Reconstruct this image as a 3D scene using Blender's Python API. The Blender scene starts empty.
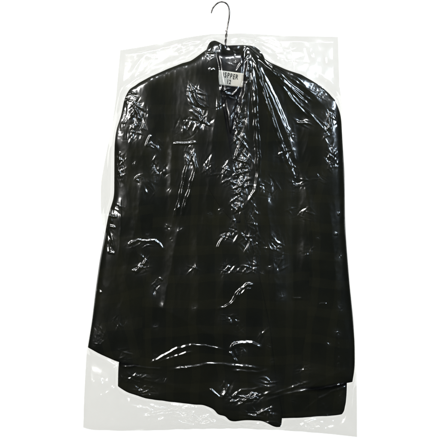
import bpy, math
import numpy as np

S = 0.0022            # metres per photo pixel: the jacket comes out 0.83 m long
scene = bpy.context.scene
col = scene.collection

# ------------------------------------------------------------------ camera, world, lamps, exposure
cam_d = bpy.data.cameras.new('camera')
cam = bpy.data.objects.new('camera', cam_d)
col.objects.link(cam)
cam.location = (0, -4.5, 0)
cam.rotation_euler = (math.radians(90), 0, 0)
cam_d.angle = 2 * math.atan(220 * S / 4.5)
cam_d.clip_end = 100
scene.camera = cam

world = bpy.data.worlds.new('World')
scene.world = world
world.use_nodes = True
world.node_tree.nodes['Background'].inputs[0].default_value = (0.80, 0.9, 1.0, 1)
world.node_tree.nodes['Background'].inputs[1].default_value = 0.02

def area(name, loc, target, sx, sy, power, colour=(1, 1, 1)):
    d = bpy.data.lights.new(name, 'AREA')
    d.shape = 'RECTANGLE'; d.size = sx; d.size_y = sy; d.energy = power; d.color = colour
    o = bpy.data.objects.new(name, d)
    col.objects.link(o)
    o.location = loc
    from mathutils import Vector
    o.rotation_euler = (Vector(target) - Vector(loc)).to_track_quat('-Z', 'Y').to_euler()
    return o

area('softbox', (-1.75, -2.0, 1.2), (0, 0, 0), 1.0, 1.35, 86, (1.0, 0.99, 0.97))
area('softbox', (1.9, -1.9, 1.15), (0, 0, 0), 0.8, 1.2, 62, (0.70, 0.84, 1.0))
area('overhead_softbox', (0.0, -1.6, 2.3), (0, 0, 0), 1.5, 0.7, 75, (0.92, 0.96, 1.0))
# lamps on the white wall only, from behind the jacket
area('wall_lamp', (-1.65, 0.2, 0.0), (-1.65, 1.6, 0), 1.0, 3.2, 42, (1.0, 0.995, 0.985))
area('wall_lamp', (1.65, 0.2, 0.0), (1.65, 1.6, 0), 1.0, 3.2, 42, (1.0, 0.995, 0.985))

scene.view_settings.view_transform = 'Standard'
scene.view_settings.look = 'None'
scene.view_settings.exposure = 0
scene.view_settings.gamma = 1
scene.render.engine = 'CYCLES'
scene.cycles.transparent_max_bounces = 24
scene.cycles.max_bounces = 10
scene.cycles.caustics_reflective = False
scene.cycles.caustics_refractive = False
scene.cycles.use_denoising = True

# ------------------------------------------------------------------ noise
rng = np.random.RandomState(7)
PERM = rng.permutation(512)
GANG = rng.rand(512) * 2 * math.pi
def perlin(x, y, seed=0):
    xi = np.floor(x).astype(int); yi = np.floor(y).astype(int)
    xf = x - xi; yf = y - yi
    def g(ix, iy, dx, dy):
        a = GANG[PERM[(PERM[(ix + seed * 37) & 511] + iy) & 511]]
        return np.cos(a) * dx + np.sin(a) * dy
    u = xf * xf * xf * (xf * (xf * 6 - 15) + 10); v = yf * yf * yf * (yf * (yf * 6 - 15) + 10)
    n00 = g(xi, yi, xf, yf); n10 = g(xi + 1, yi, xf - 1, yf)
    n01 = g(xi, yi + 1, xf, yf - 1); n11 = g(xi + 1, yi + 1, xf - 1, yf - 1)
    return (n00 * (1 - u) + n10 * u) * (1 - v) + (n01 * (1 - u) + n11 * u) * v
def fbm(x, y, seed=0, octs=3):
    r = 0; a = 1.0
    for o in range(octs):
        r = r + a * perlin(x * 2 ** o, y * 2 ** o, seed + o * 5); a *= 0.5
    return r
def ridged(x, y, seed=0, octs=2):        # sharp creases between slanted facets
    r = 0; a = 1.0
    for o in range(octs):
        r = r - a * np.abs(perlin(x * 2 ** o, y * 2 ** o, seed + o * 5)); a *= 0.45
    return r

# ------------------------------------------------------------------ curves and patches (photo pixels, depth in pixels towards the viewer)
def poly(pts, n, smooth=True, byy=False):
    p = np.array(pts, float)
    d = np.r_[0, np.cumsum(np.hypot(*np.diff(p[:, :2], axis=0).T))]
    t = np.linspace(0, d[-1], n)
    if byy:
        ty = np.linspace(p[0, 1], p[-1, 1], n)
        x = np.interp(ty, p[:, 1], p[:, 0]); q = np.c_[x, ty]
    else:
        q = np.c_[[np.interp(t, d, p[:, k]) for k in range(p.shape[1])]].T
    if smooth:
        k = max(1, n // (len(pts) * 4))
        for _ in range(2):
            e = np.r_[[q[0]] * k, q, [q[-1]] * k]
            c = np.cumsum(np.r_[[e[0] * 0], e], axis=0)
            s = (c[2 * k + 1:] - c[:-2 * k - 1]) / (2 * k + 1)
            w = np.minimum(np.minimum(np.arange(n), n - 1 - np.arange(n)) / k, 1)[:, None]
            q = q * (1 - w) + s * w
    return q
def coons(left, right, top, bottom, nu, nv, us=None):
    """patch with v down the left/right curves, u along top/bottom curves"""
    L = poly(left, nv); R = poly(right, nv); T = poly(top, nu); B = poly(bottom, nu)
    B[:, 1] += 0.8 * perlin(B[:, 0] / 11, B[:, 1] / 40, 91) * np.sin(np.linspace(0, math.pi, nu))
    T = T + (L[0] - T[0]) * (1 - np.linspace(0, 1, nu))[:, None] + (R[0] - T[-1]) * np.linspace(0, 1, nu)[:, None]
    B = B + (L[-1] - B[0]) * (1 - np.linspace(0, 1, nu))[:, None] + (R[-1] - B[-1]) * np.linspace(0, 1, nu)[:, None]
    u = np.linspace(0, 1, nu) if us is None else us
    if us is not None:
        f = np.linspace(0, 1, nu)
        T = np.c_[np.interp(u, f, T[:, 0]), np.interp(u, f, T[:, 1])]
        B = np.c_[np.interp(u, f, B[:, 0]), np.interp(u, f, B[:, 1])]
    v = np.linspace(0, 1, nv)
    U, V = u[None, :, None], v[:, None, None]
    P = (1 - V) * T[None] + V * B[None] + (1 - U) * L[:, None] + U * R[:, None] \
        - ((1 - U) * (1 - V) * L[0] + U * (1 - V) * R[0] + (1 - U) * V * L[-1] + U * V * R[-1])
    return P[..., 0], P[..., 1]

def world_pts(X, Y, D):
    return np.stack([(X - 220) * S, -D * S, (220 - Y) * S], -1).reshape(-1, 3)

def link_mesh(name, co, quads, mat, parent=None, smooth=True):
    me = bpy.data.meshes.new(name)
    quads = np.asarray(quads, np.int32)
    me.vertices.add(len(co)); me.vertices.foreach_set('co', np.asarray(co, np.float32).ravel())
    me.loops.add(quads.size); me.loops.foreach_set('vertex_index', quads.ravel())
    me.polygons.add(len(quads))
    me.polygons.foreach_set('loop_start', np.arange(0, quads.size, 4, dtype=np.int32))
    me.polygons.foreach_set('loop_total', np.full(len(quads), 4, np.int32))
    me.polygons.foreach_set('use_smooth', np.full(len(quads), smooth))
    me.update(calc_edges=True); me.validate()
    me.materials.append(mat)
    o = bpy.data.objects.new(name, me)
    col.objects.link(o)
    if parent: o.parent = parent
    return o

def grid_quads(nv, nu, off=0, flip=False):
    i = np.arange(nv * nu).reshape(nv, nu) + off
    q = np.stack([i[:-1, :-1], i[1:, :-1], i[1:, 1:], i[:-1, 1:]], -1).reshape(-1, 4)
    return q[:, ::-1] if flip else q

RASTER = []          # front surfaces of the jacket, for draping the film over them
def slab(name, X, Y, Df, Db, mat, parent, drape=True):
    """closed piece of cloth between a front and a back depth field"""
    nv, nu = X.shape
    co = np.r_[world_pts(X, Y, Df), world_pts(X, Y, Db)]
    n = nv * nu
    q = [grid_quads(nv, nu), grid_quads(nv, nu, n, True)]
    i = np.arange(n).reshape(nv, nu)
    for e in (i[0, :], i[-1, ::-1], i[::-1, 0], i[:, -1]):
        q.append(np.stack([e[1:], e[:-1], e[:-1] + n, e[1:] + n], -1)[:, ::-1])
    if drape: RASTER.append((X, Y, Df))
    return link_mesh(name, co, np.concatenate(q), mat, parent)

def tube(name, path, ra, rb, mat, parent, n=12, taper=None, sub=8):
    """tube along a 3-D path in pixels (x, y, depth); rb is the radius up the picture"""
    p = np.array([tuple(q) + (0,) * (3 - len(q)) for q in path], float)
    m = (len(p) - 1) * sub + 1
    t = np.linspace(0, len(p) - 1, m)
    P = np.zeros((m, 3))
    ext = np.r_[[2 * p[0] - p[1]], p, [2 * p[-1] - p[-2]]]
    for k, tt in enumerate(t):
        i = min(int(tt), len(p) - 2); f = tt - i
        a, b, c, d = ext[i], ext[i + 1], ext[i + 2], ext[i + 3]
        P[k] = 0.5 * (2 * b + (c - a) * f + (2 * a - 5 * b + 4 * c - d) * f * f + (3 * b - a - 3 * c + d) * f ** 3)
    T = np.gradient(P, axis=0); T /= np.linalg.norm(T, axis=1)[:, None] + 1e-9
    ref = np.array([0, 1.0, 0]) if abs(T[:, 1]).mean() < 0.7 else np.array([0, 0, 1.0])
    N = ref - (T @ ref)[:, None] * T; N /= np.linalg.norm(N, axis=1)[:, None] + 1e-9
    for k in range(1, m):                       # parallel transport keeps the frame from flipping
        nn = N[k - 1] - T[k] * (N[k - 1] @ T[k]); N[k] = nn / (np.linalg.norm(nn) + 1e-9)
    Bn = np.cross(T, N)
    a = np.linspace(0, 2 * math.pi, n, endpoint=False)
    w = np.ones(m) if taper is None else np.interp(np.linspace(0, 1, m), np.linspace(0, 1, len(taper)), taper)
    R = P[:, None] + w[:, None, None] * (np.cos(a)[None, :, None] * N[:, None] * rb + np.sin(a)[None, :, None] * Bn[:, None] * ra)
    co = np.stack([(R[..., 0] - 220) * S, -R[..., 2] * S, (220 - R[..., 1]) * S], -1).reshape(-1, 3)
    i = np.arange(m * n).reshape(m, n)
    j = np.roll(i, -1, axis=1)
    q = np.stack([i[:-1], j[:-1], j[1:], i[1:]], -1).reshape(-1, 4)
    caps = []
    for row, fl in ((i[0], 0), (i[-1], 1)):
        for k in range(1, n // 2):
            c = [row[k - 1], row[k], row[n - 1 - k], row[(n - k) % n]]
            caps.append(c if fl else c[::-1])
    return link_mesh(name, co, np.r_[q, np.array(caps)], mat, parent)

def empty(name, loc, label, cat):
    o = bpy.data.objects.new(name, None); col.objects.link(o)
    o.location = loc; o['label'] = label; o['category'] = cat
    o.empty_display_size = 0.05
    return o

# ------------------------------------------------------------------ materials
def nodes(name):
    m = bpy.data.materials.new(name); m.use_nodes = True
    nt = m.node_tree
    return m, nt, nt.nodes['Principled BSDF'], nt.nodes['Material Output']

def N(nt, t, **kw):
    n = nt.nodes.new(t)
    for k, v in kw.items(): setattr(n, k, v)
    return n

def cloth_material(name, c0, c1, plaid=0.0, turn=0.0):
    m, nt, b, out = nodes(name)
    tc = N(nt, 'ShaderNodeTexCoord')
    ns = N(nt, 'ShaderNodeTexNoise'); ns.inputs['Scale'].default_value = 9; ns.inputs['Detail'].default_value = 6
    nt.links.new(tc.outputs['Object'], ns.inputs['Vector'])
    ramp = N(nt, 'ShaderNodeValToRGB')
    ramp.color_ramp.elements[0].position = 0.35; ramp.color_ramp.elements[0].color = (*c0, 1)
    ramp.color_ramp.elements[1].position = 0.68; ramp.color_ramp.elements[1].color = (*c1, 1)
    nt.links.new(ns.outputs['Fac'], ramp.inputs['Fac'])
    src = ramp.outputs['Color']
    if plaid:                                    # faint woven windowpane check
        mp = N(nt, 'ShaderNodeMapping'); mp.inputs['Rotation'].default_value = (0, math.radians(turn), 0); mp.inputs['Location'].default_value = (turn * 0.0021, 0, turn * 0.0013)
        wn = N(nt, 'ShaderNodeTexNoise'); wn.inputs['Scale'].default_value = 7; wn.inputs['Detail'].default_value = 2
        nt.links.new(tc.outputs['Object'], wn.inputs['Vector'])
        wm = N(nt, 'ShaderNodeVectorMath', operation='MULTIPLY_ADD'); wm.inputs[1].default_value = (0.035, 0.035, 0.035)
        nt.links.new(wn.outputs['Color'], wm.inputs[0]); nt.links.new(tc.outputs['Object'], wm.inputs[2])
        nt.links.new(wm.outputs[0], mp.inputs['Vector'])
        sep = N(nt, 'ShaderNodeSeparateXYZ'); nt.links.new(mp.outputs[0], sep.inputs[0])
        tot = None
        for ax, per in (('X', 0.052), ('Z', 0.061)):
            w = N(nt, 'ShaderNodeMath', operation='MULTIPLY'); w.inputs[1].default_value = 2 * math.pi / per
            nt.links.new(sep.outputs[ax], w.inputs[0])
            s = N(nt, 'ShaderNodeMath', operation='SINE'); nt.links.new(w.outputs[0], s.inputs[0])
            g = N(nt, 'ShaderNodeMath', operation='GREATER_THAN'); g.inputs[1].default_value = 0.55
            nt.links.new(s.outputs[0], g.inputs[0])
            if tot is None: tot = g
            else:
                a = N(nt, 'ShaderNodeMath', operation='ADD'); nt.links.new(tot.outputs[0], a.inputs[0]); nt.links.new(g.outputs[0], a.inputs[1]); tot = a
        k = N(nt, 'ShaderNodeMath', operation='MULTIPLY'); k.inputs[1].default_value = plaid
        nt.links.new(tot.outputs[0], k.inputs[0])
        mx = N(nt, 'ShaderNodeMixRGB'); mx.inputs[2].default_value = (0.022, 0.021, 0.009, 1)
        nt.links.new(k.outputs[0], mx.inputs[0]); nt.links.new(src, mx.inputs[1]); src = mx.outputs[0]
    nt.links.new(src, b.inputs['Base Color'])
    b.inputs['Roughness'].default_value = 0.95
    b.inputs['Specular IOR Level'].default_value = 0.08
    b.inputs['Sheen Weight'].default_value = 0.02; b.inputs['Sheen Tint'].default_value = (0.9, 0.9, 0.5, 1)
    wv = N(nt, 'ShaderNodeTexNoise'); wv.inputs['Scale'].default_value = 900; wv.inputs['Detail'].default_value = 3
    nt.links.new(tc.outputs['Object'], wv.inputs['Vector'])
    bp = N(nt, 'ShaderNodeBump'); bp.inputs['Strength'].default_value = 0.6; bp.inputs['Distance'].default_value = 0.0006
    nt.links.new(wv.outputs['Fac'], bp.inputs['Height']); nt.links.new(bp.outputs[0], b.inputs['Normal'])
    return m

M_wool = cloth_material('black_wool', (0.0033, 0.0043, 0.0024), (0.0082, 0.0086, 0.0036), 0.15)
M_lapel = cloth_material('black_lapel_wool', (0.0042, 0.0050, 0.0030), (0.0068, 0.0071, 0.0031), 0.08)
M_sleeve = [cloth_material('black_sleeve_wool', (0.0033, 0.0043, 0.0024), (0.0082, 0.0086, 0.0036), 0.15, t) for t in (9, -5)]
M_lining = cloth_material('black_lining', (0.006, 0.006, 0.006), (0.010, 0.0095, 0.009))
M_lining.node_tree.nodes['Principled BSDF'].inputs['Roughness'].default_value = 0.7

def film_material(name, trans, gloss, rough, bump):
    m = bpy.data.materials.new(name); m.use_nodes = True
    nt = m.node_tree; nt.nodes.clear()
    out = N(nt, 'ShaderNodeOutputMaterial')
    tc = N(nt, 'ShaderNodeTexCoord')
    n1 = N(nt, 'ShaderNodeTexNoise'); n1.inputs['Scale'].default_value = 55; n1.inputs['Detail'].default_value = 4; n1.inputs['Distortion'].default_value = 0.6
    nt.links.new(tc.outputs['Object'], n1.inputs['Vector'])
    bp = N(nt, 'ShaderNodeBump'); bp.inputs['Strength'].default_value = bump; bp.inputs['Distance'].default_value = 0.002
    nt.links.new(n1.outputs['Fac'], bp.inputs['Height'])
    lw = N(nt, 'ShaderNodeLayerWeight'); lw.inputs['Blend'].default_value = 0.5
    nt.links.new(bp.outputs[0], lw.inputs['Normal'])
    # reflectance of a thin plastic film: both faces reflect, strongly only at grazing angles
    p5 = N(nt, 'ShaderNodeMath', operation='POWER'); p5.inputs[1].default_value = 4.0
    nt.links.new(lw.outputs['Facing'], p5.inputs[0])
    mr = N(nt, 'ShaderNodeMapRange'); mr.inputs['To Min'].default_value = gloss; mr.inputs['To Max'].default_value = 0.22
    nt.links.new(p5.outputs[0], mr.inputs['Value'])
    # the oblique path through the film is longer, so it absorbs more
    p2 = N(nt, 'ShaderNodeMath', operation='POWER'); p2.inputs[1].default_value = 2.0
    nt.links.new(lw.outputs['Facing'], p2.inputs[0])
    mc = N(nt, 'ShaderNodeMixRGB'); mc.inputs[1].default_value = (*trans, 1); mc.inputs[2].default_value = (0.80, 0.79, 0.765, 1)
    nt.links.new(p2.outputs[0], mc.inputs[0])
    tr = N(nt, 'ShaderNodeBsdfTransparent'); nt.links.new(mc.outputs[0], tr.inputs['Color'])
    gl = N(nt, 'ShaderNodeBsdfGlossy'); gl.inputs['Roughness'].default_value = rough
    nt.links.new(bp.outputs[0], gl.inputs['Normal'])
    g2 = N(nt, 'ShaderNodeBsdfGlossy'); g2.inputs['Roughness'].default_value = 0.34
    nt.links.new(bp.outputs[0], g2.inputs['Normal'])
    gm = N(nt, 'ShaderNodeMixShader')
    at = N(nt, 'ShaderNodeAttribute'); at.attribute_name = 'crushed'
    hz = N(nt, 'ShaderNodeMapRange'); hz.inputs['To Min'].default_value = 0.035; hz.inputs['To Max'].default_value = 0.52
    nt.links.new(at.outputs['Fac'], hz.inputs['Value']); nt.links.new(hz.outputs[0], gm.inputs[0])
    nt.links.new(gl.outputs[0], gm.inputs[1]); nt.links.new(g2.outputs[0], gm.inputs[2])
    mx = N(nt, 'ShaderNodeMixShader')
    nt.links.new(mr.outputs[0], mx.inputs[0]); nt.links.new(tr.outputs[0], mx.inputs[1]); nt.links.new(gm.outputs[0], mx.inputs[2])
    nt.links.new(mx.outputs[0], out.inputs['Surface'])
    return m
M_film = film_material('clear_film', (0.856, 0.845, 0.820), 0.125, 0.14, 0.05)
M_weld = film_material('welded_film', (0.95, 0.95, 0.94), 0.03, 0.3, 0.1)

M_wire, nt, b, _ = nodes('hanger_wire')
b.inputs['Base Color'].default_value = (0.20, 0.18, 0.165, 1); b.inputs['Metallic'].default_value = 1; b.inputs['Roughness'].default_value = 0.32
tc = N(nt, 'ShaderNodeTexCoord'); ns = N(nt, 'ShaderNodeTexNoise'); ns.inputs['Scale'].default_value = 130
nt.links.new(tc.outputs['Object'], ns.inputs['Vector'])
rp = N(nt, 'ShaderNodeValToRGB'); rp.color_ramp.elements[0].color = (0.05, 0.045, 0.04, 1); rp.color_ramp.elements[0].position = 0.35
rp.color_ramp.elements[1].color = (0.24, 0.22, 0.20, 1); rp.color_ramp.elements[1].position = 0.65
nt.links.new(ns.outputs['Fac'], rp.inputs['Fac']); nt.links.new(rp.outputs[0], b.inputs['Base Color'])

M_label, nt, b, _ = nodes('label_satin')
b.inputs['Roughness'].default_value = 0.5
tc = N(nt, 'ShaderNodeTexCoord'); ns = N(nt, 'ShaderNodeTexNoise'); ns.inputs['Scale'].default_value = 60; ns.inputs['Detail'].default_value = 4
nt.links.new(tc.outputs['Object'], ns.inputs['Vector'])
rp = N(nt, 'ShaderNodeValToRGB'); rp.color_ramp.elements[0].color = (0.80, 0.79, 0.70, 1); rp.color_ramp.elements[1].color = (0.93, 0.92, 0.86, 1)
nt.links.new(ns.outputs['Fac'], rp.inputs['Fac']); nt.links.new(rp.outputs[0], b.inputs['Base Color'])
M_ink, nt, b, _ = nodes('label_ink'); b.inputs['Base Color'].default_value = (0.02, 0.02, 0.018, 1); b.inputs['Roughness'].default_value = 0.7

M_wall, nt, b, _ = nodes('white_wall_paint')
b.inputs['Base Color'].default_value = (0.9, 0.9, 0.89, 1); b.inputs['Roughness'].default_value = 0.9; b.inputs['Specular IOR Level'].default_value = 0.1
tc = N(nt, 'ShaderNodeTexCoord'); ns = N(nt, 'ShaderNodeTexNoise'); ns.inputs['Scale'].default_value = 200
nt.links.new(tc.outputs['Object'], ns.inputs['Vector'])
bp = N(nt, 'ShaderNodeBump'); bp.inputs['Strength'].default_value = 0.1; bp.inputs['Distance'].default_value = 0.001
nt.links.new(ns.outputs['Fac'], bp.inputs['Height']); nt.links.new(bp.outputs[0], b.inputs['Normal'])

# ------------------------------------------------------------------ the white background
wall = link_mesh('backdrop', [(-2.2, 1.6, -3.5), (2.2, 1.6, -3.5), (2.2, 1.6, 3.5), (-2.2, 1.6, 3.5), (-2.2, 1.7, -3.5), (2.2, 1.7, -3.5), (2.2, 1.7, 3.5), (-2.2, 1.7, 3.5)],
                 [(0, 1, 2, 3), (7, 6, 5, 4), (0, 4, 5, 1), (3, 2, 6, 7), (0, 3, 7, 4), (1, 5, 6, 2)], M_wall, None, False)
wall['kind'] = 'structure'

# ------------------------------------------------------------------ jacket
jacket = empty('suit_jacket', (0, 0, 0), 'black long-sleeved suit jacket hanging inside the clear plastic bag, white label at its neck', 'jacket')

BODY_L = [(131, 89), (131, 110), (133, 140), (134, 200), (130, 280), (124, 340), (118.5, 362), (118, 386)]
BODY_R = [(335, 100), (336, 130), (338, 200), (342, 300), (346, 360), (347, 385), (346, 404), (345, 410), (342, 414)]
SHOULDER = [(131, 89), (139, 83), (150, 77), (168, 69), (182, 63.5), (191, 61), (200, 54.5), (206, 50), (210, 49), (214, 51), (220, 53), (232, 54), (246, 51.5), (258, 54),
            (269, 62), (287, 70), (301, 74.5), (314, 82), (326, 91), (335, 100)]
bl, br, sh = np.array(BODY_L, float), np.array(BODY_R, float), np.array(SHOULDER, float)
def body_profile(X, Y):
    xl = np.interp(Y, bl[:, 1], bl[:, 0]); xr = np.interp(Y, br[:, 1], br[:, 0])
    s = np.clip((X - xl) / (xr - xl), 0, 1)
    side = (4 * s * (1 - s)) ** 0.35
    r = np.clip((Y - np.interp(X, sh[:, 0], sh[:, 1])) / 17, 0, 1)
    return side * np.sqrt(np.clip(1 - (1 - r) ** 2, 0, 1)) * np.interp(Y, [300, 415], [1.0, 0.5])
def folds(X, Y, seed=0, amp=1.0):
    return amp * (2.0 * fbm(X / 38 + 3, Y / 150, seed, 2) + 0.7 * fbm(X / 15, Y / 40 + 9, seed + 3, 2))
def front_depth(X, Y, lift=0.0):
    p = body_profile(X, Y)
    return 1.0 + 17 * p + lift * np.interp(Y, [300, 415], [1.0, 0.6]) + folds(X, Y, 2) * np.clip(p * 1.5, 0, 1)

# back of the jacket, its inside is the lining seen through the neck opening
X, Y = coons(BODY_L, BODY_R, SHOULDER, [(118, 386), (127, 390), (147, 396), (180, 400), (216, 408), (245, 414), (283, 416), (335, 414), (342, 414)], 90, 140)
p = body_profile(X, Y)
slab('back_panel', X, Y, -0.3 - 12 * p, -2.0 - 13 * p, M_lining, jacket, drape=False)
RASTER.append((X, Y, np.full(X.shape, 0.6)))

FR_EDGE = [(250, 52), (250, 66), (248, 84), (243, 110), (236, 140), (229, 172), (236, 230), (246, 300), (252, 350), (258, 418)]
X, Y = coons(FR_EDGE, BODY_R, [(250, 52), (258, 54), (269, 62), (287, 70), (301, 74.5), (314, 82), (326, 91), (335, 100)],
             [(258, 418), (283, 417.5), (310, 416.5), (335, 415), (342, 414)], 80, 180)
d = front_depth(X, Y); slab('front_panel', X, Y, d, d - 1.0, M_wool, jacket)

FL_EDGE = [(210, 49), (213, 66), (216, 84), (220, 110), (226, 140), (234, 172), (248, 230), (262, 290), (270, 330), (276, 380), (281, 408), (282.4, 418), (282, 423), (280, 426)]
X, Y = coons(BODY_L, FL_EDGE, [(131, 89), (139, 83), (150, 77), (168, 69), (182, 63.5), (191, 61), (200, 54.5), (206, 50), (210, 49)],
             [(118, 386), (127, 391.5), (147, 398), (180, 402), (205, 404.5), (213, 407.5), (216, 410), (217, 413.5), (226, 415.5), (228.5, 420), (235, 420.5), (246, 419), (261, 419.5), (266, 421.5), (272, 425), (277, 426.8), (280, 426)], 90, 190)
d = front_depth(X, Y, 1.3) - 0.6 * np.linspace(0, 1, X.shape[1])[None] ** 12 + 0.8 * np.exp(-((Y - 408) / 10) ** 2); slab('front_panel', X, Y, d, d - 1.0, M_wool, jacket)

# lapels lie on the front panels, rolling up towards the neck opening
ramp_u = np.linspace(0, 1, 26)[None]
X, Y = coons([(203, 57), (199, 72), (195, 92), (193, 112), (193, 135), (197, 160), (206, 185), (219, 206), (233, 222)],
             [(213, 52), (217, 66), (219, 84), (223, 110), (228, 140), (233, 172), (240, 222)], [(203, 57), (213, 52)], [(233, 222), (240, 222)], 26, 90)
fade = np.clip((222 - Y) / 70, 0.15, 1)
d = front_depth(X, Y, 1.6) + (2.6 * np.sin(ramp_u * math.pi * 0.62) - 0.6) * fade; slab('lapel', X, Y, d, d - 1.4, M_lapel, jacket)
X, Y = coons([(246, 53), (247, 66), (245, 84), (240, 110), (233, 140), (229, 165), (230, 205)],
             [(257, 57), (263, 76), (267, 96), (269, 116), (268, 138), (261, 162), (249, 186), (236, 205)], [(246, 53), (257, 57)], [(230, 205), (236, 205)], 26, 90)
fade = np.clip((205 - Y) / 70, 0.15, 1)
d = front_depth(X, Y, 0.4) + (2.6 * np.sin((1 - ramp_u) * math.pi * 0.62) - 0.6) * fade; slab('lapel', X, Y, d, d - 1.4, M_lapel, jacket)

# collar: a rolled band round the neck
o = tube('collar', [(204, 76, 15), (207.5, 65, 13.5), (211, 55.5, 10), (215, 47.5, 5), (219.5, 47.8, 0), (226, 50, -6), (234, 49.8, -7), (243, 50.3, -4), (251, 52.6, 5), (257.5, 59, 11), (264, 73, 15)],
         2.6, 6.2, M_lapel, jacket, n=16, taper=[0.7, 0.95, 1.0, 1.1, 1.1, 1.0, 1.0, 1.05, 1.1, 1.0, 0.75])
gx, gy = np.meshgrid(np.linspace(200, 264, 60), np.linspace(42, 80, 40))
RASTER.append((gx, gy, np.where(np.abs(gy - np.interp(gx, [200, 209, 215, 232, 251, 264], [70, 53, 47, 50, 55, 70])) < 7, np.interp(gx, [200, 204, 209, 215, 222, 243, 251, 258, 264], [18.5, 17, 13.5, 8, 0, 0, 9, 15.5, 18.5]), 0.0)))

def sleeve(outer, inner, top, cuff, base, thick, seed):
    s = np.linspace(0, 1, 44); us = (1 - np.cos(math.pi * s)) / 2
    X, Y = coons(outer, inner, top, cuff, 44, 170, us) if outer[0][0] < inner[0][0] else coons(inner, outer, top, cuff, 44, 170, us)
    v = np.linspace(0, 1, 170)[:, None]
    prof = np.sin(math.pi * s)[None] ** 0.85
    T = thick * np.interp(v, [0, 0.03, 0.08, 0.18, 0.5, 0.9, 1], [0.1, 0.5, 0.8, 1.0, 0.95, 0.72, 0.6])
    c = base * np.interp(v, [0, 0.15, 1], [0.0, 0.6, 1.0])
    c = c * (1 - 0.0 * v)
    f = (folds(X, Y, seed, 0.9) + 1.6 * np.maximum(0, fbm(X / 30, Y / 13, seed + 8, 2)) * np.exp(-((v - 0.52) / 0.16) ** 2)) * prof
    return slab('sleeve', X, Y, c + T * prof + f, c - T * prof * 0.7 - 0.4, M_sleeve[0 if X.mean() < 220 else 1], jacket)
sleeve([(130.5, 88.5), (127.5, 91.5), (124, 100), (121.3, 116), (116.5, 129), (114.6, 144), (114.5, 150), (114.3, 197), (109, 213), (105, 234), (100, 259), (96, 288), (92, 322), (88, 347)],
       [(157, 81), (163, 110), (166, 150), (164, 200), (160, 260), (156, 320), (152, 366)],
       [(130.5, 88.5), (140, 83), (150, 79), (157, 81)], [(88, 347), (104, 355), (120, 361.5), (136, 365), (152, 366)], 2.5, 17, 11)
sleeve([(330, 94.5), (337, 103.5), (341, 116), (342.3, 140), (344.3, 170), (345, 220), (346, 240), (349.5, 285), (353, 318), (354.6, 345), (354.6, 368), (352.3, 381.5)],
       [(306, 79), (302, 110), (300, 160), (297, 220), (294, 300), (293, 386)],
       [(306, 79), (314, 82), (323, 88), (330, 94.5)], [(293, 386), (312, 387), (334, 384), (352.3, 381.5)], 2.5, 17, 21)

# label sewn to the back lining, with its lettering
LC = ((218.6, 70.4), (243.9, 73.8), (242.8, 87.8), (217.9, 85.0))
uu, vv = np.meshgrid(np.linspace(0, 1, 24), np.linspace(0, 1, 14))
lx = (1 - vv) * ((1 - uu) * LC[0][0] + uu * LC[1][0]) + vv * ((1 - uu) * LC[3][0] + uu * LC[2][0])
ly = (1 - vv) * ((1 - uu) * LC[0][1] + uu * LC[1][1]) + vv * ((1 - uu) * LC[3][1] + uu * LC[2][1])
LBASE = 4.0
def label_depth(u, v): return LBASE + 0.9 * np.sin(u * math.pi) + 0.5 * np.sin(u * 7 + v * 3) * v
d = label_depth(uu, vv)
lab = slab('label', lx, ly, d, d - 0.5, M_label, jacket, drape=False)
lab['label'] = 'small white label with dark lettering sewn inside the neck'
# the turned loop of lining behind the label holds it forward
X, Y = coons([(211, 56), (213, 76), (217, 108)], [(250, 56), (250, 78), (244, 108)], [(211, 56), (230, 58), (250, 56)], [(217, 108), (230, 112), (244, 108)], 30, 30)
s = np.linspace(0, math.pi, 30)
d = -4 + 7.0 * np.exp(-((Y - 80) / 16) ** 2) * np.sin(s)[None] ** 0.5 + 0.8 * fbm(X / 9, Y / 9, 5)
slab('lining_facing', X, Y, d, d - 1.0, M_lining, jacket, drape=False)

def lettering(body, u0, v0, size, squeeze=1.0):
    cu = bpy.data.curves.new('lettering', 'FONT'); cu.body = body; cu.size = size * S; cu.extrude = 0.00012
    cu.offset = 0.00028
    cu.align_x = 'CENTER'; cu.align_y = 'CENTER'
    cu.materials.append(M_ink)
    tmp = bpy.data.objects.new('lettering_curve', cu); col.objects.link(tmp)
    bpy.context.view_layer.update()
    me = bpy.data.meshes.new_from_object(tmp.evaluated_get(bpy.context.evaluated_depsgraph_get()))
    bpy.data.objects.remove(tmp)
    if not me.materials: me.materials.append(M_ink)
    o = bpy.data.objects.new('lettering', me); col.objects.link(o)
    x = (1 - v0) * ((1 - u0) * LC[0][0] + u0 * LC[1][0]) + v0 * ((1 - u0) * LC[3][0] + u0 * LC[2][0])
    y = (1 - v0) * ((1 - u0) * LC[0][1] + u0 * LC[1][1]) + v0 * ((1 - u0) * LC[3][1] + u0 * LC[2][1])
    D = float(label_depth(u0, v0)) + 0.25
    o.location = ((x - 220) * S, -D * S, (220 - y) * S)
    o.rotation_euler = (math.radians(90), math.radians(7.5 - (u0 - 0.5) * -6), 0)
    o.scale = (squeeze, 1, 1)
    o.parent = lab
for k, ch in enumerate('ISPPER'):
    lettering(ch, 0.175 + 0.110 * k + (0.02 if k == 0 else 0), 0.31 - 0.03 * math.sin(k * 1.1), 7.0, 0.60)
lettering('1', 0.385, 0.72, 6.2, 0.7); lettering('2', 0.475, 0.73, 6.2, 0.7)

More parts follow.
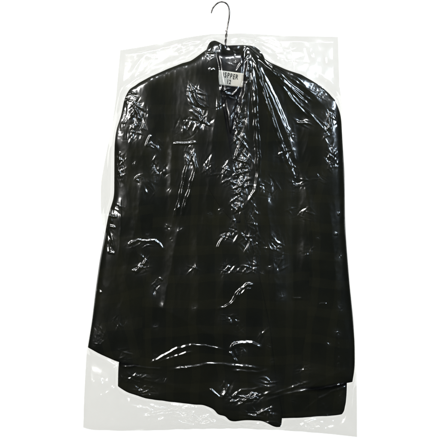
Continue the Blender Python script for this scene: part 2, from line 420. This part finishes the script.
# ------------------------------------------------------------------ hanger
hanger = empty('coat_hanger', ((226 - 220) * S, 0, (220 - 45) * S), 'thin bent wire coat hanger whose hook sticks out above the plastic bag', 'hanger')
off = np.array(hanger.location)
def hang(name, path, r, **k):
    o = tube(name, path, r, r, M_wire, hanger, **k)
    o.location = tuple(-off)
    return o
hang('hook', [(211.2, 13.2), (212.8, 8.3), (216.5, 4), (220.5, 1.9), (224.5, 2.4), (227.8, 5.2), (229.3, 10), (229.2, 17), (228, 24), (227, 30), (226.6, 33)], 0.78,
     taper=[0.75] + [1] * 10)
def helix(ph):
    return [(226.8 - 0.11 * (t * 12) + 0.6 * math.cos(ph + t * 8), 30 + 14 * t, 0.6 * math.sin(ph + t * 8)) for t in np.linspace(0, 1, 22)]
hang('twisted_neck', helix(0), 0.6, sub=3)
hang('twisted_neck', helix(math.pi), 0.6, sub=3)
hang('shoulder_wire', [(225.4, 44, 0), (219, 56, -6), (200, 70, -3), (170, 84, 3), (152, 93, 4), (146, 100, 4), (152, 105, 4), (180, 104, -3), (225, 104, -8),
                       (280, 108, -3), (312, 110, 4), (318, 105, 4), (312, 99, 4), (290, 88, 3), (250, 66, -5), (234, 56, -6), (225.4, 44, 0)], 0.6)

# ------------------------------------------------------------------ film bag
BL = [(120.3, 50.3), (117.5, 80), (116, 98), (113, 120), (108, 145), (104, 165), (101, 182), (100.6, 205), (102, 222), (104.2, 234), (99.4, 258), (95.3, 287), (91.0, 320), (87.2, 344), (85.5, 370), (84, 400), (83.3, 427.5)]
BR = [(338, 37), (338.6, 60), (339.4, 85), (342, 104), (343.6, 125), (344.6, 150), (346.1, 190), (346.3, 225), (349, 262), (352.8, 305), (355.8, 340), (356.6, 375), (357, 405), (357, 437)]
BT = [(120.3, 50.3), (140, 47.2), (160, 43.5), (178, 39.2), (196, 36), (212, 34), (226, 34), (240, 33.2), (262, 34.5), (285, 36), (310, 36.3), (338, 37)]
BB = [(83.3, 427.5), (92, 430.5), (104, 430), (125, 431), (160, 430), (200, 429), (240, 428.6), (272, 429.5), (300, 431.5), (330, 434), (357, 437)]
NU, NV = 560, 800
BX, BY = coons(BL, BR, BT, BB, NU, NV)
# distance to the bag's edge
ED = np.full(BX.shape, 1e9)
for pts in (BL, BR, BT, BB):
    for (x0, y0), (x1, y1) in zip(pts[:-1], pts[1:]):
        dx, dy = x1 - x0, y1 - y0
        t = np.clip(((BX - x0) * dx + (BY - y0) * dy) / (dx * dx + dy * dy), 0, 1)
        ED = np.minimum(ED, np.hypot(BX - x0 - t * dx, BY - y0 - t * dy))
# raster of the jacket's front, then a taut drape over it
RS = 2
ras = np.zeros((450 * RS, 450 * RS))
for X, Y, D in RASTER:
    for fx in (0, 0.33, 0.66):
        for fy in (0, 0.25, 0.5, 0.75):
            xs = X[:-1, :-1] * (1 - fx) + X[:-1, 1:] * fx; xs2 = X[1:, :-1] * (1 - fx) + X[1:, 1:] * fx
            ys = Y[:-1, :-1] * (1 - fx) + Y[:-1, 1:] * fx; ys2 = Y[1:, :-1] * (1 - fx) + Y[1:, 1:] * fx
            ds = D[:-1, :-1] * (1 - fx) + D[:-1, 1:] * fx; ds2 = D[1:, :-1] * (1 - fx) + D[1:, 1:] * fx
            x = xs * (1 - fy) + xs2 * fy; y = ys * (1 - fy) + ys2 * fy; d = ds * (1 - fy) + ds2 * fy
            ix = np.clip((x * RS).astype(int), 0, 450 * RS - 1); iy = np.clip((y * RS).astype(int), 0, 450 * RS - 1)
            np.maximum.at(ras, (iy.ravel(), ix.ravel()), d.ravel())
def shift_max(a, r):
    o = a.copy()
    for k in range(1, r + 1):
        o[k:] = np.maximum(o[k:], a[:-k]); o[:-k] = np.maximum(o[:-k], a[k:])
    b = o.copy()
    for k in range(1, r + 1):
        b[:, k:] = np.maximum(b[:, k:], o[:, :-k]); b[:, :-k] = np.maximum(b[:, :-k], o[:, k:])
    return b
def blur(a, s):
    r = int(s * 3); k = np.exp(-0.5 * (np.arange(-r, r + 1) / s) ** 2); k /= k.sum()
    a = np.apply_along_axis(lambda m: np.convolve(np.pad(m, r, mode='edge'), k, 'valid'), 0, a)
    return np.apply_along_axis(lambda m: np.convolve(np.pad(m, r, mode='edge'), k, 'valid'), 1, a)
closed = shift_max(ras, 2)
taut = blur(shift_max(ras, 7), 5.0)
def sample(a, X, Y):
    x = np.clip(X * RS, 0, 450 * RS - 2); y = np.clip(Y * RS, 0, 450 * RS - 2)
    xi = x.astype(int); yi = y.astype(int); fx = x - xi; fy = y - yi
    return (a[yi, xi] * (1 - fx) + a[yi, xi + 1] * fx) * (1 - fy) + (a[yi + 1, xi] * (1 - fx) + a[yi + 1, xi + 1] * fx) * fy
soft = blur(closed, 4.0)
taut = blur(shift_max(ras, 36), 18.0)
# distance to the jacket's outline, inside and outside
inside = sample(blur((closed > 0.2).astype(float), 1.5), *np.meshgrid(np.arange(450.0), np.arange(450.0))) > 0.5
def edt(mask, reach=45):
    g = np.where(mask, 1e6, 0.0)
    for k in range(1, reach):                   # vertical distance
        up = np.full(g.shape, 1e6); dn = np.full(g.shape, 1e6)
        up[k:] = np.where(mask[:-k], 1e6, k * k); dn[:-k] = np.where(mask[k:], 1e6, k * k)
        g = np.minimum(g, np.minimum(up, dn))
    o = g.copy()
    for k in range(1, reach):
        o[:, k:] = np.minimum(o[:, k:], g[:, :-k] + k * k); o[:, :-k] = np.minimum(o[:, :-k], g[:, k:] + k * k)
    return np.sqrt(np.minimum(o, reach ** 2))
DJ = edt(inside) - edt(~inside)
DJ = np.kron(DJ, np.ones((RS, RS)))
DJ = blur(DJ, 2.0)
dj = sample(DJ, BX, BY)
rise = np.clip((ED - dj) * 0.1, 0.4, 1.7)      # film stands off the cloth where the bag is wider than the jacket
rise = blur(rise, 5.0)
capj = 7.6 * np.sqrt(np.maximum(dj, 0) + rise) * np.exp(np.minimum(dj, 0) / 30) + 0.4
wide = np.clip((blur(ED - dj, 4.0) - 2.5) / 4, 0, 1)        # where the bag hugs the sleeve its own edge sets the height
capj = capj * wide + 45 * (1 - wide)
tj = np.maximum(sample(taut, BX, BY), 1) + 1.6
H = (tj ** -5.0 + capj ** -5.0) ** -0.2
onj = np.clip(sample(blur(closed, 4.0), BX, BY) / 6, 0, 1)          # 1 over the jacket, 0 over empty film

F = np.zeros(BX.shape)
CR = np.zeros(BX.shape)      # how finely crushed the film is
# gentle slack everywhere
F += 0.9 * fbm(BX / 34, BY / 60, 31, 2) * onj
F += 0.35 * ridged(BX / 10 + 0.05 * BY / 10, BY / 26, 41, 2) * onj
F += (1 - onj) * (2.8 * fbm(BX / 26, BY / 30, 33, 2) + 0.8 * ridged(BX / 18, BY / 24, 35, 1) + 3.0)

def ridge(pts, w, h, mod=0.5, ml=9.0, seed=0, sharp=1.25, wob=0.5):
    h = h * 1.2
    """pinched fold of film along a line; its height wavers along the line"""
    global F
    p = np.array(pts, float)
    m = (BX > p[:, 0].min() - 5 * w) & (BX < p[:, 0].max() + 5 * w) & (BY > p[:, 1].min() - 5 * w) & (BY < p[:, 1].max() + 5 * w)
    x = BX[m] + wob * w * fbm(BX[m] / 8, BY[m] / 8, seed + 61, 2); y = BY[m] + wob * w * fbm(BX[m] / 8, BY[m] / 8, seed + 71, 2)
    seg = np.hypot(*np.diff(p, axis=0).T); cum = np.r_[0, np.cumsum(seg)]; tot = cum[-1]
    best = np.full(x.shape, 1e9); al = np.zeros(x.shape)
    for k in range(len(p) - 1):
        dx, dy = p[k + 1] - p[k]
        t = np.clip(((x - p[k, 0]) * dx + (y - p[k, 1]) * dy) / (dx * dx + dy * dy), 0, 1)
        d = np.hypot(x - p[k, 0] - t * dx, y - p[k, 1] - t * dy)
        c = d < best; best[c] = d[c]; al[c] = cum[k] + t[c] * seg[k]
    end = np.clip(np.minimum(al, tot - al) / (0.18 * tot + 1e-6), 0, 1)
    end = end * end * (3 - 2 * end)
    wav = 1 - mod * (0.5 + 1.2 * perlin(al / ml, np.full(al.shape, seed * 1.7 + 0.3), 3))
    if sharp < 1.3:
        W = 1.4 * w * (0.75 + 0.35 * wav)
        F[m] += 0.61 * h * end * wav * np.clip(1 - best / W, 0, 1)
    else:
        F[m] += h * end * wav * np.exp(-(best / w) ** sharp)

def crumple(cx, cy, rx, ry, ang=0, amp=0.5, sc=6.0, stretch=1.0, seed=0):
    """patch of crushed film: slanted facets between creases. amp is about the steepest slope"""
    global F, CR
    a = math.radians(ang)
    m = (np.abs(BX - cx) < 1.8 * (rx + ry)) & (np.abs(BY - cy) < 1.8 * (rx + ry))
    x, y = BX[m] - cx, BY[m] - cy
    u = x * math.cos(a) + y * math.sin(a); v = -x * math.sin(a) + y * math.cos(a)
    r2 = (u / rx) ** 2 + (v / ry) ** 2
    k = np.exp(-r2 ** 1.6)
    h = 0.22 * amp * sc * ridged((u + 2 * fbm(u / 9, v / 9, seed + 3, 2)) / (sc * 1.3 * stretch) + seed * 3.1, v / (sc * 1.3) + seed * 1.3, seed, 2)
    # straight creases: overlapping tent folds with flat sides, tapering to their ends
    rr = np.random.RandomState(seed * 7 + 1)
    n = int(max(5, 1.5 * math.pi * rx * ry / (sc * sc)))
    lean = 0.0 if rx * stretch >= ry else math.pi / 2
    ecc = max(rx * stretch / ry, ry / rx)
    for _ in range(n):
        q, t = math.sqrt(rr.rand()) * 1.05, rr.rand() * 2 * math.pi
        cu, cv = rx * q * math.cos(t), ry * q * math.sin(t)
        th = lean + rr.normal() * (1.1 if ecc < 1.4 else 0.6)
        L = sc * rr.uniform(0.7, 2.3) * min(1.6, ecc ** 0.5); W = sc * rr.uniform(0.12, 0.42)
        da = (u - cu) * math.cos(th) + (v - cv) * math.sin(th); db = -(u - cu) * math.sin(th) + (v - cv) * math.cos(th)
        db = db + rr.normal() * 0.25 * da * da / L
        wl = W * np.clip(1 - np.abs(da) / L, 0, 1) ** 0.6
        h = h + amp * rr.uniform(0.25, 1.35) * rr.choice([1, 1, -1]) * np.clip(wl - np.abs(db), 0, None)
    F[m] += k * h
    CR[m] = np.maximum(CR[m], np.exp(-(r2 / 2.2) ** 1.2) * min(1, amp * 1.3))

crumple(238, 112, 24, 6, 97, 0.6, 7, 2.2, seed=131)
crumple(241, 160, 34, 7, 88, 0.65, 8, 2.2, seed=132)
crumple(140, 118, 16, 6, 75, 0.7, 7, 1.8, seed=134)
crumple(124, 116, 4, 20, 8, 0.6, 5, 1, seed=136)
crumple(131, 97, 7, 5, -20, 0.6, 5, 1.3, seed=137)
crumple(318, 92, 12, 5, 45, 0.5, 5, 1.6, seed=138)
# --- pleats that fan out from the pinched top of the bag
A = (249.5, 53)
ridge([A, (247, 66), (246, 84), (242, 104), (238, 121), (236, 138)], 2.8, 4.6, 0.3, seed=1)
ridge([A, (252, 72), (254, 95), (255.5, 125), (257.5, 155), (257.5, 176), (255, 191), (247, 203), (239, 213)], 1.9, 3.4, 0.5, seed=2)
ridge([A, (255.5, 66), (262, 92), (269, 112), (275, 130), (280, 150), (283, 168)], 1.9, 2.8, 0.35, seed=3)
ridge([(250.5, 55), (259, 78), (267, 104), (277, 134), (287, 160), (296, 182)], 1.7, 2.5, 0.4, seed=4)
ridge([(252, 55), (263, 76), (275, 100), (284, 122), (290, 140)], 1.5, 1.0, 0.5, seed=5)
ridge([(260, 54), (270, 66), (279, 78), (286, 90)], 1.2, 1.6, 0.4, seed=6)
ridge([(283, 90), (294, 103), (302, 112), (310, 120)], 1.4, 1.5, 0.4, seed=7)
ridge([(264, 62), (280, 84), (296, 108), (307, 118)], 1.3, 1.0, 0.5, seed=8)
ridge([(249, 55), (243, 63), (235, 74)], 1.2, 1.6, 0.3, seed=9)
ridge([(224, 43), (229, 49), (236, 57)], 1.2, 1.7, 0.2, seed=10)
ridge([(240, 44), (252, 51), (262, 60)], 1.4, 1.3, 0.4, seed=12)
crumple(303, 124, 9, 4, 20, 0.55, 6, 2, seed=13)
crumple(289, 133, 5, 9, -20, 0.3, 6, 1, seed=14)
rp_ = np.random.RandomState(21)
for k in range(11):                      # hair-fine pleats between the big ones
    a = math.radians(rp_.uniform(28, 104)); L = rp_.uniform(45, 120); b_ = rp_.uniform(4, 22)
    pts = [(A[0] + t * math.cos(a) + 0.0009 * t * t * rp_.uniform(-1, 0.4), A[1] + t * math.sin(a)) for t in (b_, b_ + L * 0.3, b_ + L * 0.65, b_ + L)]
    ridge(pts, rp_.uniform(0.7, 1.1), rp_.uniform(0.7, 1.3), 0.5, 14, seed=140 + k)
for k in range(0):                       # fine creases crossing the rest of the film
    x, y = rp_.uniform(105, 340), rp_.uniform(120, 400); a = math.radians(rp_.choice([90, 75, 105, 20, 160]) + rp_.normal() * 12); L = rp_.uniform(14, 40)
    ridge([(x - L * math.cos(a), y - L * math.sin(a)), (x + rp_.normal(), y), (x + L * math.cos(a), y + L * math.sin(a))], rp_.uniform(0.6, 0.9), rp_.uniform(0.4, 0.75), 0.8, 10, seed=160 + k)
# the film sags a little between the sleeves and the body
ridge([(163, 92), (168, 130), (167, 180), (163, 240), (159, 300), (154, 364)], 8, -1.3, 0.1, 90, seed=190, sharp=1.8, wob=0.0)
ridge([(303, 88), (299, 130), (297, 200), (294, 270), (292, 330), (292, 384)], 8, -1.3, 0.1, 90, seed=191, sharp=1.8, wob=0.0)
# neck and label
crumple(210, 54, 6, 9, 15, 0.8, 4.5, 1, seed=15)
crumple(232, 62, 6, 5, 0, 0.35, 5, 1, seed=16)
crumple(230, 95, 10, 5, 20, 0.55, 5, 1.4, seed=17)
ridge([(219, 87), (225, 94), (232, 97), (237, 93), (238.5, 87)], 1.3, 1.7, 0.3, seed=18)
ridge([(209, 69), (211, 72), (215, 70)], 1.0, 1.0, 0.3, seed=19)
# wearer's right chest
crumple(196, 98, 14, 9, 48, 0.8, 6.5, 1.6, seed=20)
crumple(198, 117, 14, 9, 45, 0.7, 7.5, 1.8, seed=21)
crumple(186, 130, 13, 13, 10, 0.30, 7, 1.2, seed=22)
ridge([(189, 110), (198, 117), (209, 127)], 1.2, 1.8, 0.3, seed=23)
ridge([(192, 95), (199, 104), (206, 110)], 1.2, 1.8, 0.3, seed=24)
ridge([(173, 144), (184, 144.5), (198, 143)], 1.1, 1.9, 0.2, seed=25)
crumple(190, 156, 6, 13, -5, 0.85, 5, 1, seed=26)
ridge([(186, 150), (188, 165), (185, 178), (181, 198), (176, 217)], 1.6, 3.1, 0.4, seed=27)
ridge([(193, 150), (196, 168), (192, 184), (186, 203), (181, 219)], 1.6, 3.2, 0.4, seed=28)
ridge([(181, 205), (176, 211), (175, 218)], 1.0, 1.4, 0.3, seed=29)
# crushed column down the middle
crumple(239, 118, 6, 12, 5, 0.9, 5, 0.8, seed=30)
crumple(238, 140, 7, 12, 0, 0.95, 5, 1.0, seed=31)
crumple(242, 165, 10, 15, 5, 0.85, 5.5, 1.0, seed=32)
crumple(240, 186, 12, 13, 0, 0.8, 5.5, 1.1, seed=33)
crumple(226, 174, 5, 14, 0, 0.6, 5, 1.0, seed=34)
crumple(237, 204, 7, 12, 0, 0.6, 5, 1.0, seed=35)
crumple(233, 228, 4, 14, 0, 0.6, 5, 0.8, seed=36)
crumple(229, 236, 9, 5, 0, 0.55, 5, 1.0, seed=37)
ridge([(225, 235), (221, 241), (217, 249)], 1.2, 2.0, 0.2, seed=38)
ridge([(231, 190), (241, 186), (247, 178)], 1.3, 2.0, 0.3, seed=39)
crumple(252, 218, 6, 22, 0, 0.34, 4, 0.9, seed=40)
crumple(246, 242, 7, 12, 0, 0.55, 4.5, 1.3, seed=41)
crumple(250, 266, 8, 9, 0, 0.55, 4.5, 1.3, seed=42)
crumple(255, 245, 6, 18, 0, 0.3, 4, 1.2, seed=43)
ridge([(255, 283), (247, 284), (241, 288), (236, 296), (231, 303), (224, 307), (216, 308)], 1.6, 3.0, 0.6, seed=44)
ridge([(252, 287), (245, 289), (239, 295), (233, 304)], 1.3, 1.8, 0.3, seed=45)
crumple(239, 270, 5, 4, 0, 0.5, 4, 1, seed=46)
crumple(229, 317, 9, 6, 0, 0.32, 4, 1, seed=47)
crumple(241, 328, 7, 6, 0, 0.32, 4, 1, seed=48)
ridge([(229, 316), (230, 320), (231, 324)], 0.9, 1.2, 0.1, seed=49)
# sleeve on the left
crumple(138, 112, 7, 12, 5, 0.95, 6, 0.9, seed=50)
crumple(137, 132, 8, 8, 0, 0.85, 6, 1.2, seed=51)
ridge([(152, 135), (149, 141), (147, 148)], 1.1, 1.8, 0.2, seed=52)
crumple(152, 146, 4, 5, 0, 0.6, 4, 1, seed=53)
crumple(156, 170, 4, 16, -3, 0.6, 4.5, 1, seed=54)
crumple(141, 179, 6, 5, 0, 0.85, 4.5, 1, seed=55)
ridge([(116, 156), (120, 160), (124, 161)], 1.0, 1.6, 0.1, seed=56)
ridge([(120, 152), (120.5, 164)], 0.9, 1.4, 0.1, seed=57)
crumple(122, 170, 5, 16, 5, 0.45, 5, 1, seed=58)
ridge([(107, 216.5), (113, 216), (118, 217)], 1.1, 1.9, 0.1, seed=59)
ridge([(112, 208), (112.5, 224)], 1.1, 1.9, 0.1, seed=60)
ridge([(107, 228), (111, 226), (117, 228)], 1.1, 1.9, 0.1, seed=61)
ridge([(121, 196), (121.5, 228), (119, 262)], 1.0, 0.7, 0.4, seed=62)
ridge([(109, 253), (112, 252), (116, 253)], 1.0, 1.6, 0.1, seed=63)
crumple(112, 240, 5, 14, 0, 0.35, 5, 1, seed=64)
ridge([(128, 247), (133, 242), (139, 240), (148, 241), (155, 240), (160, 244), (166, 251)], 1.3, 1.7, 0.4, seed=65)
crumple(142, 243, 15, 5, 0, 0.55, 5.5, 1.3, seed=66)
ridge([(132, 269), (138, 271), (143, 266), (147, 259)], 1.3, 1.9, 0.3, seed=67)
crumple(143, 267, 9, 6, -25, 0.7, 5, 1.3, seed=68)
crumple(156, 286, 4, 8, 10, 0.75, 4.5, 1, seed=69)
ridge([(160, 277), (163, 280)], 1.0, 1.4, 0.1, seed=70)
ridge([(96, 288), (99, 290), (102, 293)], 1.1, 1.8, 0.1, seed=71)
crumple(98, 335, 10, 12, 0, 0.28, 3.5, 1, seed=72)
crumple(125, 354, 8, 7, 0, 0.35, 4, 1.3, seed=73)
# bottom of the jacket
ridge([(146, 365), (153, 361), (164, 355), (177, 348), (191, 344), (206, 345), (220, 348), (229, 350)], 1.4, 1.9, 0.35, seed=74)
ridge([(152, 363), (163, 359), (175, 356), (186, 352), (197, 350)], 1.2, 1.4, 0.3, seed=75)
ridge([(121, 366), (135, 365), (149, 367), (165, 368)], 1.0, 1.2, 0.3, seed=76)
ridge([(165, 369), (184, 367), (196, 365), (207, 363), (222, 363), (240, 365), (256, 367), (268, 368)], 1.6, 2.2, 0.3, seed=77)
ridge([(230, 369), (245, 370), (258, 371), (270, 368)], 1.5, 1.8, 0.3, seed=78)
ridge([(229, 350), (234, 344), (242, 342), (252, 342.5), (263, 347)], 1.9, 2.9, 0.2, seed=79)
ridge([(229, 350), (233, 355), (237, 362)], 1.4, 2.0, 0.2, seed=80)
crumple(240, 350, 8, 6, 30, 0.5, 5, 1, seed=81)
crumple(146, 389, 13, 6, 5, 0.75, 4.5, 1.4, seed=82)
crumple(140, 376, 18, 6, 0, 0.35, 4, 1.2, seed=83)
crumple(226, 386, 8, 9, 45, 0.75, 6, 1.2, seed=84)
ridge([(209, 387), (215, 392), (221, 397)], 1.1, 1.8, 0.2, seed=85)
ridge([(229, 382), (226, 390), (221, 398)], 1.3, 2.0, 0.2, seed=86)
crumple(246, 396, 20, 7, -8, 0.85, 6.5, 1.7, seed=87)
ridge([(224, 402), (236, 399), (250, 398), (264, 393), (275, 389)], 1.3, 1.8, 0.3, seed=88)
ridge([(224, 401), (234, 394), (241, 389), (252, 388), (263, 386)], 1.3, 1.6, 0.3, seed=89)
crumple(268, 380, 9, 6, 0, 0.8, 5.5, 1.4, seed=90)
crumple(255, 411, 14, 6, -10, 0.7, 5.5, 1.3, seed=91)
crumple(270, 411, 7, 8, 0, 0.6, 5.5, 1.2, seed=92)
# long tension folds to the bottom right corner
ridge([(262, 401), (278, 395), (298, 390), (320, 388), (338, 384), (354, 379)], 1.3, 1.3, 0.4, seed=93)
ridge([(300, 414), (309, 405), (319, 397), (333, 390), (350, 383)], 1.4, 1.2, 0.4, seed=94)
ridge([(264, 395), (280, 390), (298, 384), (312, 379)], 1.2, 1.2, 0.5, seed=95)
crumple(299, 383, 7, 4, -15, 0.5, 4, 1.5, seed=96)
crumple(305, 368, 12, 5, -10, 0.3, 5, 1.5, seed=97)
crumple(324, 409, 6, 9, 0, 0.45, 5, 0.8, seed=98)
crumple(341, 396, 3, 7, 0, 0.6, 4, 1, seed=99)
ridge([(337, 330), (337.5, 350), (337, 372), (337.5, 395), (337, 415)], 0.8, 1.0, 1.0, 3.0, seed=100)
# sleeve on the right
crumple(328, 124, 5, 18, 8, 0.55, 5, 0.8, seed=101)
crumple(330, 158, 6, 14, 0, 0.45, 4, 1, seed=102)
crumple(291, 165, 5, 25, -15, 0.28, 5, 0.8, seed=103)
crumple(295, 185, 7, 9, 0, 0.38, 4, 1, seed=104)
crumple(300, 213, 14, 8, 0, 0.28, 4, 1, seed=105)
crumple(306, 250, 8, 6, 0, 0.32, 4, 1, seed=106)
ridge([(291, 298), (302, 297.5)], 1.0, 0.9, 0.1, seed=107)
ridge([(318, 303), (326, 303)], 1.0, 0.9, 0.1, seed=108)
# stray specks of crushed film
rs = np.random.RandomState(3)
for k in range(46):
    x, y = rs.uniform(105, 345), rs.uniform(100, 408)
    crumple(x, y, rs.uniform(1.6, 3.4), rs.uniform(1.6, 3.4), rs.uniform(0, 180), rs.uniform(0.35, 0.6), 3.2, 1.2, seed=200 + k)
for k in range(30):                      # light crinkling between the crushed places
    x = rs.uniform(112, 338); y = rs.uniform(92, 400) if k < 12 else rs.uniform(92, 250)
    if 165 < x < 205 and 140 < y < 225: continue
    crumple(x, y, rs.uniform(5, 12), rs.uniform(5, 12), rs.uniform(60, 120), rs.uniform(0.20, 0.36), 5.0, 1.7, seed=260 + k)
# long soft folds of slack film
for pts, w, h in (([(252, 56), (285, 84), (320, 128), (334, 170)], 4, 2.6), ([(251, 58), (276, 110), (300, 170), (316, 240)], 4.5, 2.6),
                  ([(262, 56), (296, 78), (326, 110)], 3.5, 2.2), ([(224, 70), (214, 130), (208, 200), (204, 262)], 4, 2.0),
                  ([(182, 214), (172, 262), (160, 322)], 4, 2.2), ([(264, 180), (272, 250), (276, 330)], 5, 2.4),
                  ([(196, 226), (200, 280), (196, 336)], 4.5, 2.0), ([(146, 130), (142, 200), (128, 270), (118, 340)], 5, 2.4),
                  ([(300, 230), (310, 290), (312, 350)], 5, 2.2), ([(328, 200), (334, 270), (338, 330)], 4, 2.0),
                  ([(120, 372), (170, 384), (215, 398)], 3.5, 2.0), ([(236, 376), (280, 392), (335, 398)], 3.5, 2.0),
                  ([(160, 100), (172, 150), (170, 210)], 5, 2.2), ([(230, 262), (218, 300), (224, 344)], 4, 2.2),
                  ([(284, 404), (312, 384), (348, 366)], 3, 2.0), ([(150, 300), (190, 322), (228, 344)], 4, 1.8)):
    ridge(pts, w, h * 0.34, 0.3, 45, seed=int(pts[0][0]), sharp=1.4, wob=0.3)
# empty film: top corners and bottom strip
crumple(140, 62, 22, 12, -15, 0.30, 15, 1.5, seed=110)
crumple(190, 45, 26, 8, -12, 0.34, 9, 2.5, seed=111)
ridge([(125, 58), (150, 52), (176, 44), (205, 40), (224, 38)], 2.2, 2.0, 0.4, seed=112)
ridge([(170, 56), (190, 48), (212, 43), (224, 40)], 1.8, 2.2, 0.4, seed=113)
ridge([(118, 96), (125, 88), (138, 79), (152, 73)], 1.6, 1.8, 0.3, seed=114)
crumple(255, 43, 26, 8, 10, 0.36, 9, 1.8, seed=115)
crumple(288, 54, 20, 12, 25, 0.30, 11, 2.0, seed=116)
ridge([(228, 37), (245, 40), (262, 46), (276, 55)], 1.7, 2.0, 0.4, seed=117)
crumple(105, 388, 16, 26, -15, 0.30, 11, 0.8, seed=118)
crumple(175, 412, 42, 8, 6, 1.5, 8, 2.2, seed=119)
crumple(200, 419, 26, 6, 2, 1.4, 7, 2.2, seed=129)
ridge([(120, 402), (150, 409), (185, 414), (215, 418)], 1.8, 3.0, 0.4, seed=120)
ridge([(143, 417), (175, 410), (205, 413), (228, 423)], 1.8, 3.0, 0.4, seed=121)
crumple(250, 424, 25, 5, 0, 0.8, 6, 2.0, seed=122)
crumple(312, 425, 26, 8, 0, 1.1, 9, 1.3, seed=123)
crumple(350, 410, 5, 22, 0, 0.25, 8, 0.7, seed=124)
crumple(108, 170, 5, 40, 0, 0.08, 12, 0.6, seed=125)

hug = np.clip(onj * 1.5, 0, 1)
F = 1.06 * blur(F, 0.6)
hug = np.clip(sample(blur((DJ > -3).astype(float), 4.0), BX, BY), 0, 1)
edge_cap = hug * 7.5 * np.sqrt(ED + 0.02) + (1 - hug) * (0.1 + 0.32 * ED * (1 + 0.25 * fbm(BX / 12, BY / 12, 88, 2)))
Hf = (np.maximum(H, 0.3) ** -4.0 + edge_cap ** -4.0) ** (-1 / 4.0)
Hs = blur(Hf, 4.0); wt = np.clip((ED - 1.5) / 4, 0, 1) * wide
Hf = Hf * (1 - wt) + Hs * wt + F * np.clip(ED / 6, 0, 1)
Hf = np.where(ED > 12, np.maximum(Hf, sample(soft, BX, BY) + 0.4), Hf)
Hf = np.where(ED < 0.02, 0.0, np.maximum(Hf, 0))
bag = empty('garment_bag', (0, 0, (220 - 34) * S), 'clear thin crinkled plastic garment bag pulled over the black jacket', 'garment bag')
boff = (0, 0, -(220 - 34) * S)
o = link_mesh('front_sheet', world_pts(BX, BY, Hf), grid_quads(NV, NU), M_film, bag); o.location = boff
o.data.attributes.new('crushed', 'FLOAT', 'POINT').data.foreach_set('value', np.clip(CR + 0.35 * (1 - onj), 0, 1).astype(np.float32).ravel())
# back sheet, coarser, follows the jacket's back
sl = (slice(None, None, 2), slice(None, None, 2))
bx, by, ed, oj = BX[::2, ::2], BY[::2, ::2], ED[::2, ::2], onj[::2, ::2]
bx = np.c_[bx, BX[::2, -1:]]; by = np.c_[by, BY[::2, -1:]]; ed = np.c_[ed, ED[::2, -1:]]; oj = np.c_[oj, onj[::2, -1:]]
bx = np.r_[bx, np.c_[BX[-1:, ::2], BX[-1:, -1:]]]; by = np.r_[by, np.c_[BY[-1:, ::2], BY[-1:, -1:]]]
ed = np.r_[ed, ed[-1:] * 0]; oj = np.r_[oj, oj[-1:]]
back = 0.6 + 19 * oj + 2.2 * fbm(bx / 22, by / 30, 51, 3) + 2.4 * (ridged(bx / 14, by / 22, 52, 3) + 1)
back = np.minimum(np.maximum(back, 0.3), oj * 5.2 * np.sqrt(ed + 0.001) + (1 - oj) * 0.25 * ed)
o = link_mesh('back_sheet', world_pts(bx, by, -back), grid_quads(bx.shape[0], bx.shape[1], 0, True), M_film, bag); o.location = boff
# welded rims of the bag: top and sides
def rim(pts, w, inward):
    q = poly(pts, 240)
    t = np.gradient(q, axis=0); t /= np.linalg.norm(t, axis=1)[:, None]
    n = np.c_[-t[:, 1], t[:, 0]] * inward
    X = np.c_[q[:, 0], q[:, 0] + n[:, 0] * w]; Y = np.c_[q[:, 1], q[:, 1] + n[:, 1] * w]
    z = 0.15 * fbm(q[:, 0] / 6, q[:, 1] / 6, 77, 2)
    o = link_mesh('seam', world_pts(X, Y, np.c_[z, z]), grid_quads(240, 2), M_weld, bag); o.location = boff
rim(BT[:6], 1.1, -1); rim(BT[6:], 1.1, -1)
rim(BL[:10], 0.9, 1); rim(BR[:4], 0.9, -1); rim(BB, 0.9, 1)
